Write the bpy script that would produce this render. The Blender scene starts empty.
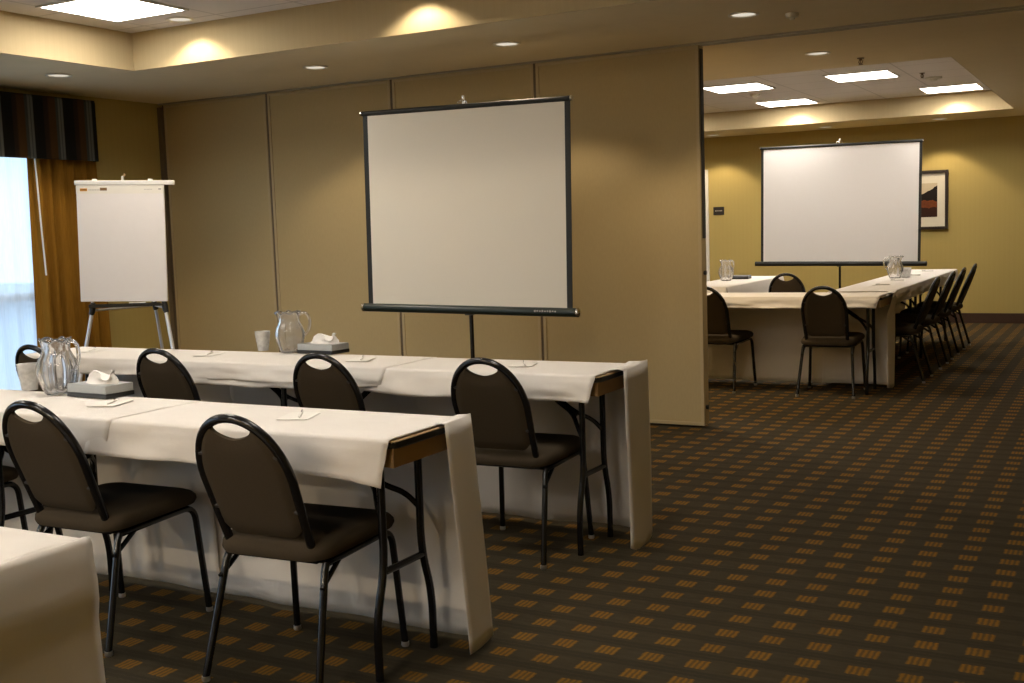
import bpy, bmesh, math, random
from mathutils import Vector, Matrix
PI = math.pi
random.seed(7)
scn = bpy.context.scene
COL = scn.collection
D = bpy.data

# ------------------------------------------------------------------ materials
def srgb(r, g, b):
    f = lambda c: (c / 12.92 if c <= .04045 else ((c + .055) / 1.055) ** 2.4)
    return (f(r / 255), f(g / 255), f(b / 255), 1)

class NT:
    def __init__(s, name):
        s.m = D.materials.new(name); s.m.use_nodes = True
        s.t = s.m.node_tree; s.t.nodes.clear()
        s.out = s.n('ShaderNodeOutputMaterial')
    def n(s, kind, **kw):
        nd = s.t.nodes.new(kind)
        for k, v in kw.items(): setattr(nd, k, v)
        return nd
    def l(s, a, b): s.t.links.new(a, b)
    def math(s, op, a, b=None, c=None, clamp=False):
        nd = s.n('ShaderNodeMath', operation=op); nd.use_clamp = clamp
        for i, v in enumerate((a, b, c)):
            if v is None: continue
            if hasattr(v, 'default_value') or hasattr(v, 'links'): s.l(v, nd.inputs[i])
            else: nd.inputs[i].default_value = v
        return nd.outputs[0]
    def mix(s, fac, a, b):
        nd = s.n('ShaderNodeMix', data_type='RGBA')
        if hasattr(fac, 'links'): s.l(fac, nd.inputs[0])
        else: nd.inputs[0].default_value = fac
        for i, v in ((6, a), (7, b)):
            if hasattr(v, 'links'): s.l(v, nd.inputs[i])
            else: nd.inputs[i].default_value = v
        return nd.outputs[2]
    def noise(s, scale=50, detail=3, vec=None, stretch=None, rough=.5):
        tc = s.n('ShaderNodeTexCoord')
        v = tc.outputs['Object'] if vec is None else vec
        if stretch:
            mp = s.n('ShaderNodeMapping'); mp.inputs['Scale'].default_value = stretch
            s.l(v, mp.inputs[0]); v = mp.outputs[0]
        nz = s.n('ShaderNodeTexNoise'); nz.inputs['Scale'].default_value = scale
        nz.inputs['Detail'].default_value = detail; nz.inputs['Roughness'].default_value = rough
        s.l(v, nz.inputs['Vector'])
        return nz.outputs['Fac']
    def bump(s, h, strength=.3, dist=.002):
        b = s.n('ShaderNodeBump'); b.inputs['Strength'].default_value = strength
        b.inputs['Distance'].default_value = dist
        s.l(h, b.inputs['Height']); return b.outputs[0]
    def bsdf(s, color, rough=.5, metal=0, spec=.5, normal=None, **kw):
        p = s.n('ShaderNodeBsdfPrincipled')
        if hasattr(color, 'links'): s.l(color, p.inputs['Base Color'])
        else: p.inputs['Base Color'].default_value = color
        if hasattr(rough, 'links'): s.l(rough, p.inputs['Roughness'])
        else: p.inputs['Roughness'].default_value = rough
        p.inputs['Metallic'].default_value = metal
        p.inputs['Specular IOR Level'].default_value = spec
        if normal is not None: s.l(normal, p.inputs['Normal'])
        for k, v in kw.items(): p.inputs[k].default_value = v
        s.l(p.outputs[0], s.out.inputs[0]); return p

def noisy(name, c, rough=.5, var=.12, scale=60, metal=0, spec=.5, stretch=None, bump=0, bdist=.002, detail=3):
    m = NT(name); n = m.noise(scale, detail, stretch=stretch)
    dark = tuple(x * (1 - var) for x in c[:3]) + (1,); lite = tuple(min(1, x * (1 + var)) for x in c[:3]) + (1,)
    m.bsdf(m.mix(n, dark, lite), rough, metal, spec, m.bump(n, bump, bdist) if bump else None)
    return m.m

M = {}
M['soffit'] = noisy('soffit_paint', (.80, .69, .475, 1), .9, .04, 8, spec=.1)
M['partition'] = noisy('partition_vinyl', (.47, .37, .195, 1), .75, .06, 90, spec=.2, stretch=(1, 1, .3), bump=.1)
M['partition_trim'] = noisy('partition_trim', (.48, .38, .21, 1), .5, .05, 30)
M['seam'] = noisy('brown_seam', (.13, .095, .055, 1), .7)
M['seal'] = noisy('dark_seal', (.03, .025, .02, 1), .6)
M['track'] = noisy('track_metal', (.40, .35, .25, 1), .5, .05, 20)
M['black_frame'] = noisy('black_enamel', (.006, .006, .007, 1), .20, .1, 80)
M['seat_fabric'] = noisy('brown_chair_fabric', (.058, .044, .028, 1), .95, .25, 400, spec=.1, bump=.2, bdist=.001)
M['seat_top'] = M['seat_fabric']
M['glide'] = noisy('glide_metal', (.7, .68, .65, 1), .35, .05, 50, metal=.8)
M['white_trim'] = noisy('white_door_paint', (.75, .73, .68, 1), .5, .03, 10)
M['brown_base'] = noisy('brown_baseboard', (.05, .022, .012, 1), .5, .15, 20)
M['wood_apron'] = noisy('table_apron_wood', (.33, .20, .085, 1), .5, .18, 30, stretch=(1, 12, 12))
M['wood_top'] = noisy('table_top_wood', (.42, .29, .14, 1), .45, .15, 20, stretch=(1, 12, 12))
M['bumper'] = noisy('black_bumper', (.008, .008, .008, 1), .35)
M['alu'] = noisy('aluminium_tube', (.72, .72, .74, 1), .38, .05, 40, metal=.7)
M['black_plastic'] = noisy('black_plastic', (.012, .012, .012, 1), .4)
M['screen_black'] = noisy('screen_black_border', (.012, .013, .011, 1), .6)
M['screen_case'] = noisy('screen_case_enamel', (.018, .028, .024, 1), .3, .1, 30)
M['chrome'] = noisy('chrome', (.8, .8, .78, 1), .15, .03, 30, metal=1)
M['screen_fabric'] = noisy('screen_fabric', (.82, .77, .67, 1), .8, .02, 300, spec=.2)
M['screen_fabric_far'] = noisy('screen_fabric_white', (.86, .83, .81, 1), .8, .02, 300, spec=.2)
M['paper'] = noisy('pad_paper', (.86, .82, .80, 1), .8, .015, 20, spec=.2)
M['pad_head'] = noisy('pad_header', (.84, .80, .72, 1), .7, .02, 20)
M['clamp_white'] = noisy('white_clamp_bar', (.80, .78, .72, 1), .4, .03, 20)
M['orange_tag'] = noisy('orange_tag', (.70, .30, .03, 1), .6)
M['brown_tag'] = noisy('brown_tag', (.22, .13, .05, 1), .6)
M['grey_ink'] = noisy('grey_ink', (.45, .42, .38, 1), .6)
M['tissue'] = noisy('tissue_paper', (.85, .82, .78, 1), .9, .03, 80, spec=.1)
M['silver_card'] = noisy('silver_card', (.42, .43, .42, 1), .4, .05, 60, metal=.2)
M['blue_card'] = noisy('blue_grey_card', (.16, .18, .22, 1), .5, .05, 60)
M['pen_black'] = noisy('pen_black', (.02, .02, .022, 1), .35)
M['notepaper'] = noisy('note_paper', (.80, .765, .70, 1), .8, .02, 40)
M['mat_white'] = noisy('picture_mat', (.72, .67, .55, 1), .8, .02, 40)
M['frame_dark'] = noisy('dark_frame_wood', (.02, .012, .009, 1), .4, .2, 30)
M['plate_dark'] = noisy('sign_plate', (.018, .015, .013, 1), .4)
M['sign_text'] = noisy('sign_lettering', (.45, .42, .38, 1), .5)
M['brass'] = noisy('sprinkler_brass', (.16, .11, .06, 1), .4, .1, 50, metal=.6)
M['detector'] = noisy('detector_plastic', (.72, .68, .58, 1), .5, .03, 30)
M['lamp_ring'] = noisy('downlight_ring', (.78, .72, .60, 1), .35, .03, 30)
M['rod_white'] = noisy('curtain_wand', (.75, .73, .70, 1), .4, .03, 30)
M['asphalt'] = noisy('parking_ground', (.23, .25, .28, 1), .9, .2, 3)
M['sill'] = M['white_trim']

def cloth_mat():
    m = NT('white_linen'); n = m.noise(900, 2); n2 = m.noise(6, 4)
    c = m.mix(n2, (.76, .715, .655, 1), (.81, .765, .705, 1))
    m.bsdf(c, .9, spec=.15, normal=m.bump(m.math('ADD', n, m.math('MULTIPLY', n2, 8)), .3, .008))
    return m.m
M['cloth'] = cloth_mat()

def wallpaper(name, c1, c2):
    m = NT(name)
    g = m.n('ShaderNodeNewGeometry'); sp = m.n('ShaderNodeSeparateXYZ'); m.l(g.outputs['Position'], sp.inputs[0])
    s = m.math('ADD', sp.outputs[0], sp.outputs[1])
    w = m.math('SINE', m.math('MULTIPLY', s, 2 * PI / .055))
    w2 = m.math('SINE', m.math('MULTIPLY', s, 2 * PI / .021))
    f = m.math('MULTIPLY_ADD', w, .16, m.math('MULTIPLY_ADD', w2, .14, .5), clamp=True)
    n = m.noise(40, 3, vec=g.outputs['Position'], stretch=(8, 8, .4))
    f = m.math('ADD', m.math('MULTIPLY', f, .6), m.math('MULTIPLY', n, .4))
    m.bsdf(m.mix(f, c1, c2), .8, spec=.15)
    return m.m
M['wallpaper'] = wallpaper('striped_wallpaper', (.43, .33, .115, 1), (.47, .365, .13, 1))
M['riser_paper'] = wallpaper('riser_wallpaper', (.47, .375, .215, 1), (.51, .41, .24, 1))

def tiles():
    m = NT('ceiling_tiles')
    g = m.n('ShaderNodeNewGeometry'); sp = m.n('ShaderNodeSeparateXYZ'); m.l(g.outputs['Position'], sp.inputs[0])
    def line(o, off):
        a = m.math('ABSOLUTE', m.math('SUBTRACT', m.math('FRACT', m.math('DIVIDE', m.math('ADD', o, off), .605)), .5))
        return m.math('GREATER_THAN', a, .488)
    ln = m.math('MAXIMUM', line(sp.outputs[0], 4.94 + 6.05), line(sp.outputs[1], .1))
    n = m.noise(120, 3, vec=g.outputs['Position'])
    base = m.mix(n, (.78, .73, .70, 1), (.84, .79, .76, 1))
    m.bsdf(m.mix(m.math('MULTIPLY', ln, .35), base, (.25, .23, .2, 1)), .9, spec=.1)
    return m.m
M['tiles'] = tiles()

def carpet():
    m = NT('patterned_carpet')
    g = m.n('ShaderNodeNewGeometry'); sp = m.n('ShaderNodeSeparateXYZ'); m.l(g.outputs['Position'], sp.inputs[0])
    PX, PY = .1472, .1428
    fx = m.math('SUBTRACT', m.math('FRACT', m.math('ADD', m.math('DIVIDE', m.math('ADD', sp.outputs[0], .539), PX), 200.5)), .5)
    fy = m.math('SUBTRACT', m.math('FRACT', m.math('ADD', m.math('DIVIDE', m.math('SUBTRACT', sp.outputs[1], 3.553), PY), 200.5)), .5)
    wob = m.noise(60, 2, vec=g.outputs['Position'])
    fxw = m.math('ADD', fx, m.math('MULTIPLY', m.math('SUBTRACT', wob, .5), .07))
    fyw = m.math('ADD', fy, m.math('MULTIPLY', m.math('SUBTRACT', wob, .5), .11))
    ix = m.math('LESS_THAN', m.math('ABSOLUTE', fxw), .235)
    iy = m.math('LESS_THAN', m.math('ABSOLUTE', fyw), .225)
    ins = m.math('MULTIPLY', ix, iy)
    bars = m.math('COSINE', m.math('MULTIPLY', fxw, 2 * PI * 4 / .47))     # four bars to a block
    bars = m.math('MULTIPLY_ADD', bars, -.5, .5)
    bars = m.math('MULTIPLY_ADD', bars, .72, .28, clamp=True)
    yarn = m.noise(500, 2, vec=g.outputs['Position'])
    yarn2 = m.noise(30, 4, vec=g.outputs['Position'], stretch=(.35, 1.6, 1))
    # dark woven dashes between the rows
    d1 = m.math('LESS_THAN', m.math('ABSOLUTE', m.math('SUBTRACT', m.math('ABSOLUTE', fyw), .42)), .07)
    d1 = m.math('MULTIPLY', d1, m.math('MULTIPLY_ADD', yarn2, 1.2, -.1, clamp=True))
    base = m.mix(yarn2, (.033, .0265, .0155, 1), (.066, .053, .031, 1))
    base = m.mix(m.math('MULTIPLY', d1, .6), base, (.013, .012, .010, 1))
    gold = m.mix(yarn, (.16, .080, .010, 1), (.275, .150, .022, 1))
    rnd = m.noise(3.3, 1, vec=g.outputs['Position'])
    gold = m.mix(m.math('MULTIPLY', rnd, .5), gold, (.17, .065, .010, 1))
    col = m.mix(m.math('MULTIPLY', ins, bars), base, gold)
    m.bsdf(col, .95, spec=.08, normal=m.bump(yarn, .5, .004))
    return m.m
M['carpet'] = carpet()

def emis(name, col, s):
    m = NT(name); e = m.n('ShaderNodeEmission'); e.inputs[0].default_value = col; e.inputs[1].default_value = s
    m.l(e.outputs[0], m.out.inputs[0]); return m.m
PANEL_W = 21.5
M['panel'] = emis('light_diffuser', (1.0, .92, .82, 1), PANEL_W)
M['lamp_face'] = emis('downlight_bulb', (1.0, .90, .74, 1), .75)

def glass(name, tint=(1, 1, 1, 1), rough=0.02, ior=1.47):
    m = NT(name); n = m.noise(14, 2)
    p = m.bsdf(tint, rough, spec=.5, normal=m.bump(n, .35, .006)); p.inputs['Transmission Weight'].default_value = 1; p.inputs['IOR'].default_value = ior
    t = m.n('ShaderNodeBsdfTranslucent'); t.inputs[0].default_value = (.85, .85, .84, 1)
    d = m.n('ShaderNodeBsdfDiffuse'); d.inputs[0].default_value = (.85, .84, .82, 1)
    a = m.n('ShaderNodeMixShader'); a.inputs[0].default_value = .5; m.l(t.outputs[0], a.inputs[1]); m.l(d.outputs[0], a.inputs[2])
    b = m.n('ShaderNodeMixShader'); m.l(m.math('MULTIPLY_ADD', n, .16, .02), b.inputs[0]); m.l(p.outputs[0], b.inputs[1]); m.l(a.outputs[0], b.inputs[2])
    m.l(b.outputs[0], m.out.inputs[0]); return m.m
M['glass'] = glass('pitcher_glass', (.98, .97, .96, 1))
def pane():
    m = NT('window_glass'); t = m.n('ShaderNodeBsdfTransparent'); t.inputs[0].default_value = (.93, .96, .97, 1)
    g = m.n('ShaderNodeBsdfGlossy'); g.inputs['Roughness'].default_value = .02; n = m.noise(2, 1)
    a = m.n('ShaderNodeMixShader'); m.l(m.math('MULTIPLY_ADD', n, .01, .03), a.inputs[0]); m.l(t.outputs[0], a.inputs[1]); m.l(g.outputs[0], a.inputs[2])
    m.l(a.outputs[0], m.out.inputs[0]); return m.m
M['pane'] = pane()
def frosted():
    m = NT('frosted_plastic'); n = m.noise(60, 2)
    d = m.n('ShaderNodeBsdfTranslucent'); d.inputs[0].default_value = (.85, .84, .82, 1)
    b = m.n('ShaderNodeBsdfDiffuse'); b.inputs[0].default_value = (.80, .79, .76, 1)
    g = m.n('ShaderNodeBsdfGlossy'); g.inputs['Roughness'].default_value = .25
    tr = m.n('ShaderNodeBsdfTransparent')
    m1 = m.n('ShaderNodeMixShader'); m1.inputs[0].default_value = .5; m.l(d.outputs[0], m1.inputs[1]); m.l(b.outputs[0], m1.inputs[2])
    m2 = m.n('ShaderNodeMixShader'); m2.inputs[0].default_value = .08; m.l(m1.outputs[0], m2.inputs[1]); m.l(g.outputs[0], m2.inputs[2])
    m3 = m.n('ShaderNodeMixShader'); m.l(m.math('MULTIPLY', n, .5), m3.inputs[0]); m.l(m2.outputs[0], m3.inputs[1]); m.l(tr.outputs[0], m3.inputs[2])
    m.l(m3.outputs[0], m.out.inputs[0]); return m.m
M['frosted'] = frosted()
def sheer():
    m = NT('sheer_voile'); n = m.noise(30, 2, stretch=(1, 6, .2))
    t = m.n('ShaderNodeBsdfTranslucent'); t.inputs[0].default_value = (.86, .90, .95, 1)
    d = m.n('ShaderNodeBsdfDiffuse'); d.inputs[0].default_value = (.75, .76, .78, 1)
    tr = m.n('ShaderNodeBsdfTransparent')
    a = m.n('ShaderNodeMixShader'); a.inputs[0].default_value = .25; m.l(t.outputs[0], a.inputs[1]); m.l(d.outputs[0], a.inputs[2])
    b = m.n('ShaderNodeMixShader'); m.l(m.math('MULTIPLY_ADD', n, .2, .14), b.inputs[0]); m.l(a.outputs[0], b.inputs[1]); m.l(tr.outputs[0], b.inputs[2])
    m.l(b.outputs[0], m.out.inputs[0]); return m.m
M['sheer'] = sheer()
def drape():
    m = NT('gold_drape'); n = m.noise(60, 3, stretch=(4, 4, .15))
    c = m.mix(n, (.20, .092, .012, 1), (.36, .185, .03, 1))
    d = m.n('ShaderNodeBsdfDiffuse'); m.l(c, d.inputs[0])
    t = m.n('ShaderNodeBsdfTranslucent'); m.l(c, t.inputs[0])
    a = m.n('ShaderNodeMixShader'); a.inputs[0].default_value = .12; m.l(d.outputs[0], a.inputs[1]); m.l(t.outputs[0], a.inputs[2])
    m.l(a.outputs[0], m.out.inputs[0]); return m.m
M['drape'] = drape()
def valance_mat():
    m = NT('striped_valance')
    g = m.n('ShaderNodeNewGeometry'); sp = m.n('ShaderNodeSeparateXYZ'); m.l(g.outputs['Position'], sp.inputs[0])
    per = .262
    f = m.math('FRACT', m.math('ADD', m.math('DIVIDE', m.math('SUBTRACT', sp.outputs[1], 6.105), per), 100.0))
    r = m.n('ShaderNodeValToRGB'); r.color_ramp.interpolation = 'LINEAR'
    black = (.006, .006, .006, 1); br = (.055, .026, .007, 1); gr = (.105, .11, .105, 1); bl = (.035, .045, .045, 1); wine = (.022, .012, .008, 1)
    stops = [(0, black), (.14, black), (.17, wine), (.28, wine), (.33, br), (.52, br), (.56, bl), (.62, bl), (.64, gr), (.69, gr), (.71, bl), (.74, gr), (.79, gr), (.82, black), (1, black)]
    e = r.color_ramp.elements
    e[0].position, e[0].color = stops[0]; e[1].position, e[1].color = stops[-1]
    for p, c in stops[1:-1]:
        x = e.new(p); x.color = c
    m.l(f, r.inputs[0])
    p = m.bsdf(r.outputs[0], .8, spec=.2); return m.m
M['valance'] = valance_mat()
def art():
    m = NT('landscape_print')
    tc = m.n('ShaderNodeTexCoord'); sp = m.n('ShaderNodeSeparateXYZ'); m.l(tc.outputs['Object'], sp.inputs[0])
    n = m.noise(7, 3); z = m.math('ADD', sp.outputs[2], m.math('MULTIPLY', m.math('SUBTRACT', n, .5), .12))
    # a dark ridge that climbs to one side over a rust-coloured field, pale sky above
    ridge = m.math('MULTIPLY_ADD', sp.outputs[0], .45, .04)
    sky = m.math('GREATER_THAN', z, m.math('ADD', ridge, .02))
    trees = m.math('GREATER_THAN', z, .0)
    n2 = m.noise(25, 3)
    field = m.mix(n2, (.09, .022, .008, 1), (.23, .065, .018, 1))
    low = m.math('LESS_THAN', z, -.09)
    field = m.mix(low, field, (.035, .012, .007, 1))
    c = m.mix(trees, field, (.014, .009, .007, 1))
    c = m.mix(sky, c, (.55, .47, .33, 1))
    m.bsdf(c, .6, spec=.2); return m.m
M['art'] = art()

# ------------------------------------------------------------------ mesh helpers
class MB:
    def __init__(s): s.v = []; s.f = []
    def add(s, vs, fs):
        o = len(s.v); s.v += [Vector(v) for v in vs]; s.f += [tuple(i + o for i in f) for f in fs]; return s
    def box(s, c, size, rot=None):
        x, y, z = (a / 2 for a in size)
        vs = [Vector((sx * x, sy * y, sz * z)) for sz in (-1, 1) for sx, sy in ((-1, -1), (1, -1), (1, 1), (-1, 1))]
        if rot is not None: vs = [rot @ v for v in vs]
        vs = [v + Vector(c) for v in vs]
        return s.add(vs, [(3, 2, 1, 0), (4, 5, 6, 7), (0, 1, 5, 4), (1, 2, 6, 5), (2, 3, 7, 6), (3, 0, 4, 7)])
    def rbox(s, c, size, r, n=3, rot=None, profile=True):
        """box with rounded vertical corners and softened top/bottom edges"""
        x, y, z = (a / 2 for a in size); rr = min(r, x * .98, y * .98)
        e = min(r, z) * .5 if profile else 0
        lay = [(-z, e), (-z + e, 0), (z - e, 0), (z, e)] if e else [(-z, 0), (z, 0)]
        rings = []
        for zz, ins in lay:
            ring = []
            for (cx, cy, a0) in ((x - rr, y - rr, 0), (-x + rr, y - rr, 90), (-x + rr, -y + rr, 180), (x - rr, -y + rr, 270)):
                for k in range(n + 1):
                    a = math.radians(a0 + 90 * k / n); q = max(rr - ins, 1e-4)
                    ring.append(Vector((cx + q * math.cos(a), cy + q * math.sin(a), zz)))
            rings.append(ring)
        if rot is not None: rings = [[rot @ p for p in q] for q in rings]
        return s.loft([[p + Vector(c) for p in q] for q in rings], True, True)
    def loft(s, rings, cap=True, closed=True):
        n = len(rings[0]); vs = [p for r in rings for p in r]; fs = []
        for i in range(len(rings) - 1):
            for j in range(n if closed else n - 1):
                a, b = i * n + j, i * n + (j + 1) % n
                fs.append((a, b, b + n, a + n))
        if cap:
            fs.append(tuple(reversed(range(n)))); fs.append(tuple(range(len(vs) - n, len(vs))))
        return s.add(vs, fs)
    def tube(s, pts, r, n=10, closed=False, cap=True, flat=1.0):
        pts = [Vector(p) for p in pts]; N = len(pts)
        rs = r if isinstance(r, (list, tuple)) else [r] * N
        T = []
        for i in range(N):
            a = pts[(i - 1) % N] if (closed or i > 0) else pts[i]
            b = pts[(i + 1) % N] if (closed or i < N - 1) else pts[i]
            T.append((b - a).normalized())
        up = Vector((0, 0, 1)) if abs(T[0].z) < .9 else Vector((1, 0, 0))
        nrm = (up - T[0] * up.dot(T[0])).normalized(); rings = []
        for i in range(N):
            nrm = (nrm - T[i] * nrm.dot(T[i])).normalized(); bi = T[i].cross(nrm)
            rings.append([pts[i] + (nrm * math.cos(2 * PI * k / n) * flat + bi * math.sin(2 * PI * k / n)) * rs[i] for k in range(n)])
        if closed:
            rings.append(rings[0]); return s.loft(rings, False)
        return s.loft(rings, cap)
    def lathe(s, prof, n=24, c=(0, 0, 0), cap=False):
        rings = [[Vector((c[0] + r * math.cos(2 * PI * k / n), c[1] + r * math.sin(2 * PI * k / n), c[2] + z)) for k in range(n)] for r, z in prof]
        return s.loft(rings, cap)
    def cyl(s, a, b, r, n=16): return s.tube([a, b], r, n)
    def grid(s, P):
        h, w = len(P), len(P[0]); vs = [p for r in P for p in r]
        return s.add(vs, [(i * w + j, i * w + j + 1, (i + 1) * w + j + 1, (i + 1) * w + j) for i in range(h - 1) for j in range(w - 1)])
    def build(s, name, mat, parent=None, smooth=False, bevel=0, solid=0, auto=True, loc=None):
        me = D.meshes.new(name); me.from_pydata([tuple(v) for v in s.v], [], s.f)
        bm = bmesh.new(); bm.from_mesh(me); bmesh.ops.recalc_face_normals(bm, faces=bm.faces)
        if bevel: bmesh.ops.bevel(bm, geom=list(bm.edges), offset=bevel, segments=2, affect='EDGES', clamp_overlap=True)
        bm.to_mesh(me); bm.free()
        me.materials.append(mat)
        if smooth:
            for p in me.polygons: p.use_smooth = True
            if auto: me.set_sharp_from_angle(angle=math.radians(40))
        o = D.objects.new(name, me); COL.objects.link(o)
        if solid:
            md = o.modifiers.new('thickness', 'SOLIDIFY'); md.thickness = solid; md.offset = 1
        if parent is not None: o.parent = parent
        if loc: o.location = loc
        return o

def fillet(pts, r, n=6):
    pts = [Vector(p) for p in pts]; out = [pts[0]]
    for i in range(1, len(pts) - 1):
        p, a, b = pts[i], pts[i - 1], pts[i + 1]
        ri = r[i - 1] if isinstance(r, (list, tuple)) else r
        u, v = (a - p), (b - p); d = min(ri, u.length * .49, v.length * .49)
        A, B = p + u.normalized() * d, p + v.normalized() * d
        for k in range(n + 1):
            t = k / n; out.append(A * (1 - t) ** 2 + p * 2 * t * (1 - t) + B * t * t)
    out.append(pts[-1]); return out

def tag(o, label=None, cat=None, group=None, kind=None):
    if label: o['label'] = label
    if cat: o['category'] = cat
    if group: o['group'] = group
    if kind: o['kind'] = kind
    return o
def empty(name, loc=(0, 0, 0), rz=0, label=None, cat=None, group=None):
    o = D.objects.new(name, None); o.empty_display_size = .1; COL.objects.link(o)
    o.location = loc; o.rotation_euler = (0, 0, rz); return tag(o, label, cat, group)
def kids(o): return [c for c in D.objects if c.parent == o]
def dup(root, loc=None, rz=None, label=None, group=None):
    r = root.copy(); COL.objects.link(r)
    if loc: r.location = loc
    if rz is not None: r.rotation_euler = (0, 0, rz)
    tag(r, label, None, group)
    for ch in kids(root):
        c = ch.copy(); COL.objects.link(c); c.parent = r
        for g in kids(ch):
            d = g.copy(); COL.objects.link(d); d.parent = c
    return r
def struct(name, mb, mat, **kw): return tag(mb.build(name, mat, **kw), kind='structure')
def quad(mb, *p): return mb.add(p, [tuple(range(len(p)))])

# ------------------------------------------------------------------ room shell
XL, XR, YF, YB = -7.06, 1.6, -3.2, 14.65          # left wall, right wall, wall behind the camera, far wall
ZS, ZN, ZF = 2.44, 2.684, 2.66                    # soffit, near recess, far recess
NR = (-5.80, -1.05, -1.9, 5.474)                    # near recess x0,x1,y0,y1
FR = (-5.85, -1.17, 8.76, 13.59)
struct('floor', MB().box(((XL + XR) / 2, (YF + YB) / 2, -.05), (XR - XL + .4, YB - YF + .4, .1)), M['carpet'])
mb = MB()
xs = [XL - .1, NR[0], NR[1], XR + .1]
def slab(x0, x1, y0, y1, z0=ZS, z1=ZS + .02): mb.box(((x0 + x1) / 2, (y0 + y1) / 2, (z0 + z1) / 2), (x1 - x0, y1 - y0, z1 - z0))
a, b = XL - .1, XR + .1
slab(a, b, YF - .1, NR[2]); slab(a, NR[0], NR[2], NR[3]); slab(NR[1], b, NR[2], NR[3])
slab(a, b, NR[3], FR[2]); slab(a, FR[0], FR[2], FR[3]); slab(FR[1], b, FR[2], FR[3]); slab(a, b, FR[3], YB + .1)
struct('ceiling', mb, M['soffit'])
def recess(R, zt, nm):
    x0, x1, y0, y1 = R; t = .03; m = MB()
    h = zt - ZS - .02; zc = ZS + .02 + h / 2
    m.box((x0 - t / 2, (y0 + y1) / 2, zc), (t, y1 - y0 + 2 * t, h)); m.box((x1 + t / 2, (y0 + y1) / 2, zc), (t, y1 - y0 + 2 * t, h))
    m.box(((x0 + x1) / 2, y0 - t / 2, zc), (x1 - x0, t, h)); m.box(((x0 + x1) / 2, y1 + t / 2, zc), (x1 - x0, t, h))
    # lower lip of the riser hides the slab's cut edge
    l = .004
    for (c, sz) in (((x0 + l / 2, (y0 + y1) / 2, ZS + .011), (l, y1 - y0, .022)), ((x1 - l / 2, (y0 + y1) / 2, ZS + .011), (l, y1 - y0, .022)),
                    (((x0 + x1) / 2, y0 + l / 2, ZS + .011), (x1 - x0, l, .022)), (((x0 + x1) / 2, y1 - l / 2, ZS + .011), (x1 - x0, l, .022))): m.box(c, sz)
    struct(nm, m, M['riser_paper'])
    struct('ceiling', MB().box(((x0 + x1) / 2, (y0 + y1) / 2, zt + .02), (x1 - x0 + .1, y1 - y0 + .1, .04)), M['tiles'])
recess(NR, ZN, 'trim_1'); recess(FR, ZF, 'trim_2')
# window wall
WY0, WY1, WZ0, WZ1 = 3.7, 5.74, .22, 2.15
VY0, VY1 = -2.4, 1.4                            # second window of the same wall, behind the viewpoint
mb = MB(); w = .14
def wl(y0, y1, z0, z1): mb.box((XL - w / 2, (y0 + y1) / 2, (z0 + z1) / 2), (w, y1 - y0, z1 - z0))
H = ZS + .02
wl(YF - .1, VY0, 0, H); wl(VY1, WY0, 0, H); wl(VY0, VY1, 0, .12); wl(VY0, VY1, WZ1, H); wl(WY1, YB + .1, 0, H); wl(WY0, WY1, 0, WZ0); wl(WY0, WY1, WZ1, H)
struct('wall_left', mb, M['wallpaper'])
struct('wall_right', MB().box((XR + .05, (YF + YB) / 2, H / 2), (.1, YB - YF + .2, H)), M['wallpaper'])
struct('wall_front', MB().box(((XL + XR) / 2, YF - .05, H / 2), (XR - XL, .1, H)), M['wallpaper'])
DX0, DX1, DZ = -5.95, -5.06, 1.95
mb = MB()
mb.box(((XL + DX0) / 2, YB + .05, H / 2), (DX0 - XL, .1, H)); mb.box(((DX1 + XR) / 2, YB + .05, H / 2), (XR - DX1, .1, H))
mb.box(((DX0 + DX1) / 2, YB + .05, (DZ + H) / 2), (DX1 - DX0, .1, H - DZ))
struct('wall_back', mb, M['wallpaper'])
# baseboards
struct('baseboard_back', MB().box(((DX1 + .07 + XR) / 2, YB - .008, .06), (XR - DX1 - .07, .016, .12)), M['brown_base'])
struct('baseboard_left', MB().box((XL + .008, (YF + YB) / 2, .06), (.016, YB - YF, .12)), M['brown_base'])
struct('baseboard_right', MB().box((XR - .008, (YF + YB) / 2, .06), (.016, YB - YF, .12)), M['brown_base'])
# window
mb = MB()
fw = .06
ym, zm = (WY0 + WY1) / 2, (WZ0 + WZ1) / 2
for y in (WY0 + fw / 2, WY1 - fw / 2, WY0 + .7, ): mb.box((XL - .07, y, zm), (.07, fw, WZ1 - WZ0))
for z in (WZ0 + fw / 2, WZ1 - fw / 2, .95): mb.box((XL - .07, ym, z), (.068, WY1 - WY0, fw))
wo = struct('window_1', mb, M['white_trim'])
MB().box((XL - .07, ym, zm), (.006, WY1 - WY0 - .02, WZ1 - WZ0 - .02)).build('glass_pane', M['pane'], wo)
MB().rbox((XL + .01, ym, WZ0 - .012), (.1, WY1 - WY0 + .06, .024), .008).build('window_sill', M['sill'], wo)
mb = MB(); zc = (.12 + WZ1) / 2
for k in range(5): mb.box((XL - .07, VY0 + .03 + (VY1 - VY0 - .06) * k / 4, zc), (.07, .06, WZ1 - .12))
for z in (.15, WZ1 - .03): mb.box((XL - .07, (VY0 + VY1) / 2, z), (.068, VY1 - VY0, .06))
wo2 = struct('window_2', mb, M['white_trim'])
MB().box((XL - .07, (VY0 + VY1) / 2, zc), (.006, VY1 - VY0 - .02, WZ1 - .12 - .02)).build('glass_pane', M['pane'], wo2)
struct('ground', MB().box((XL - 20.2, 5, -.45), (40, 60, .1)), M['asphalt'])
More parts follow.
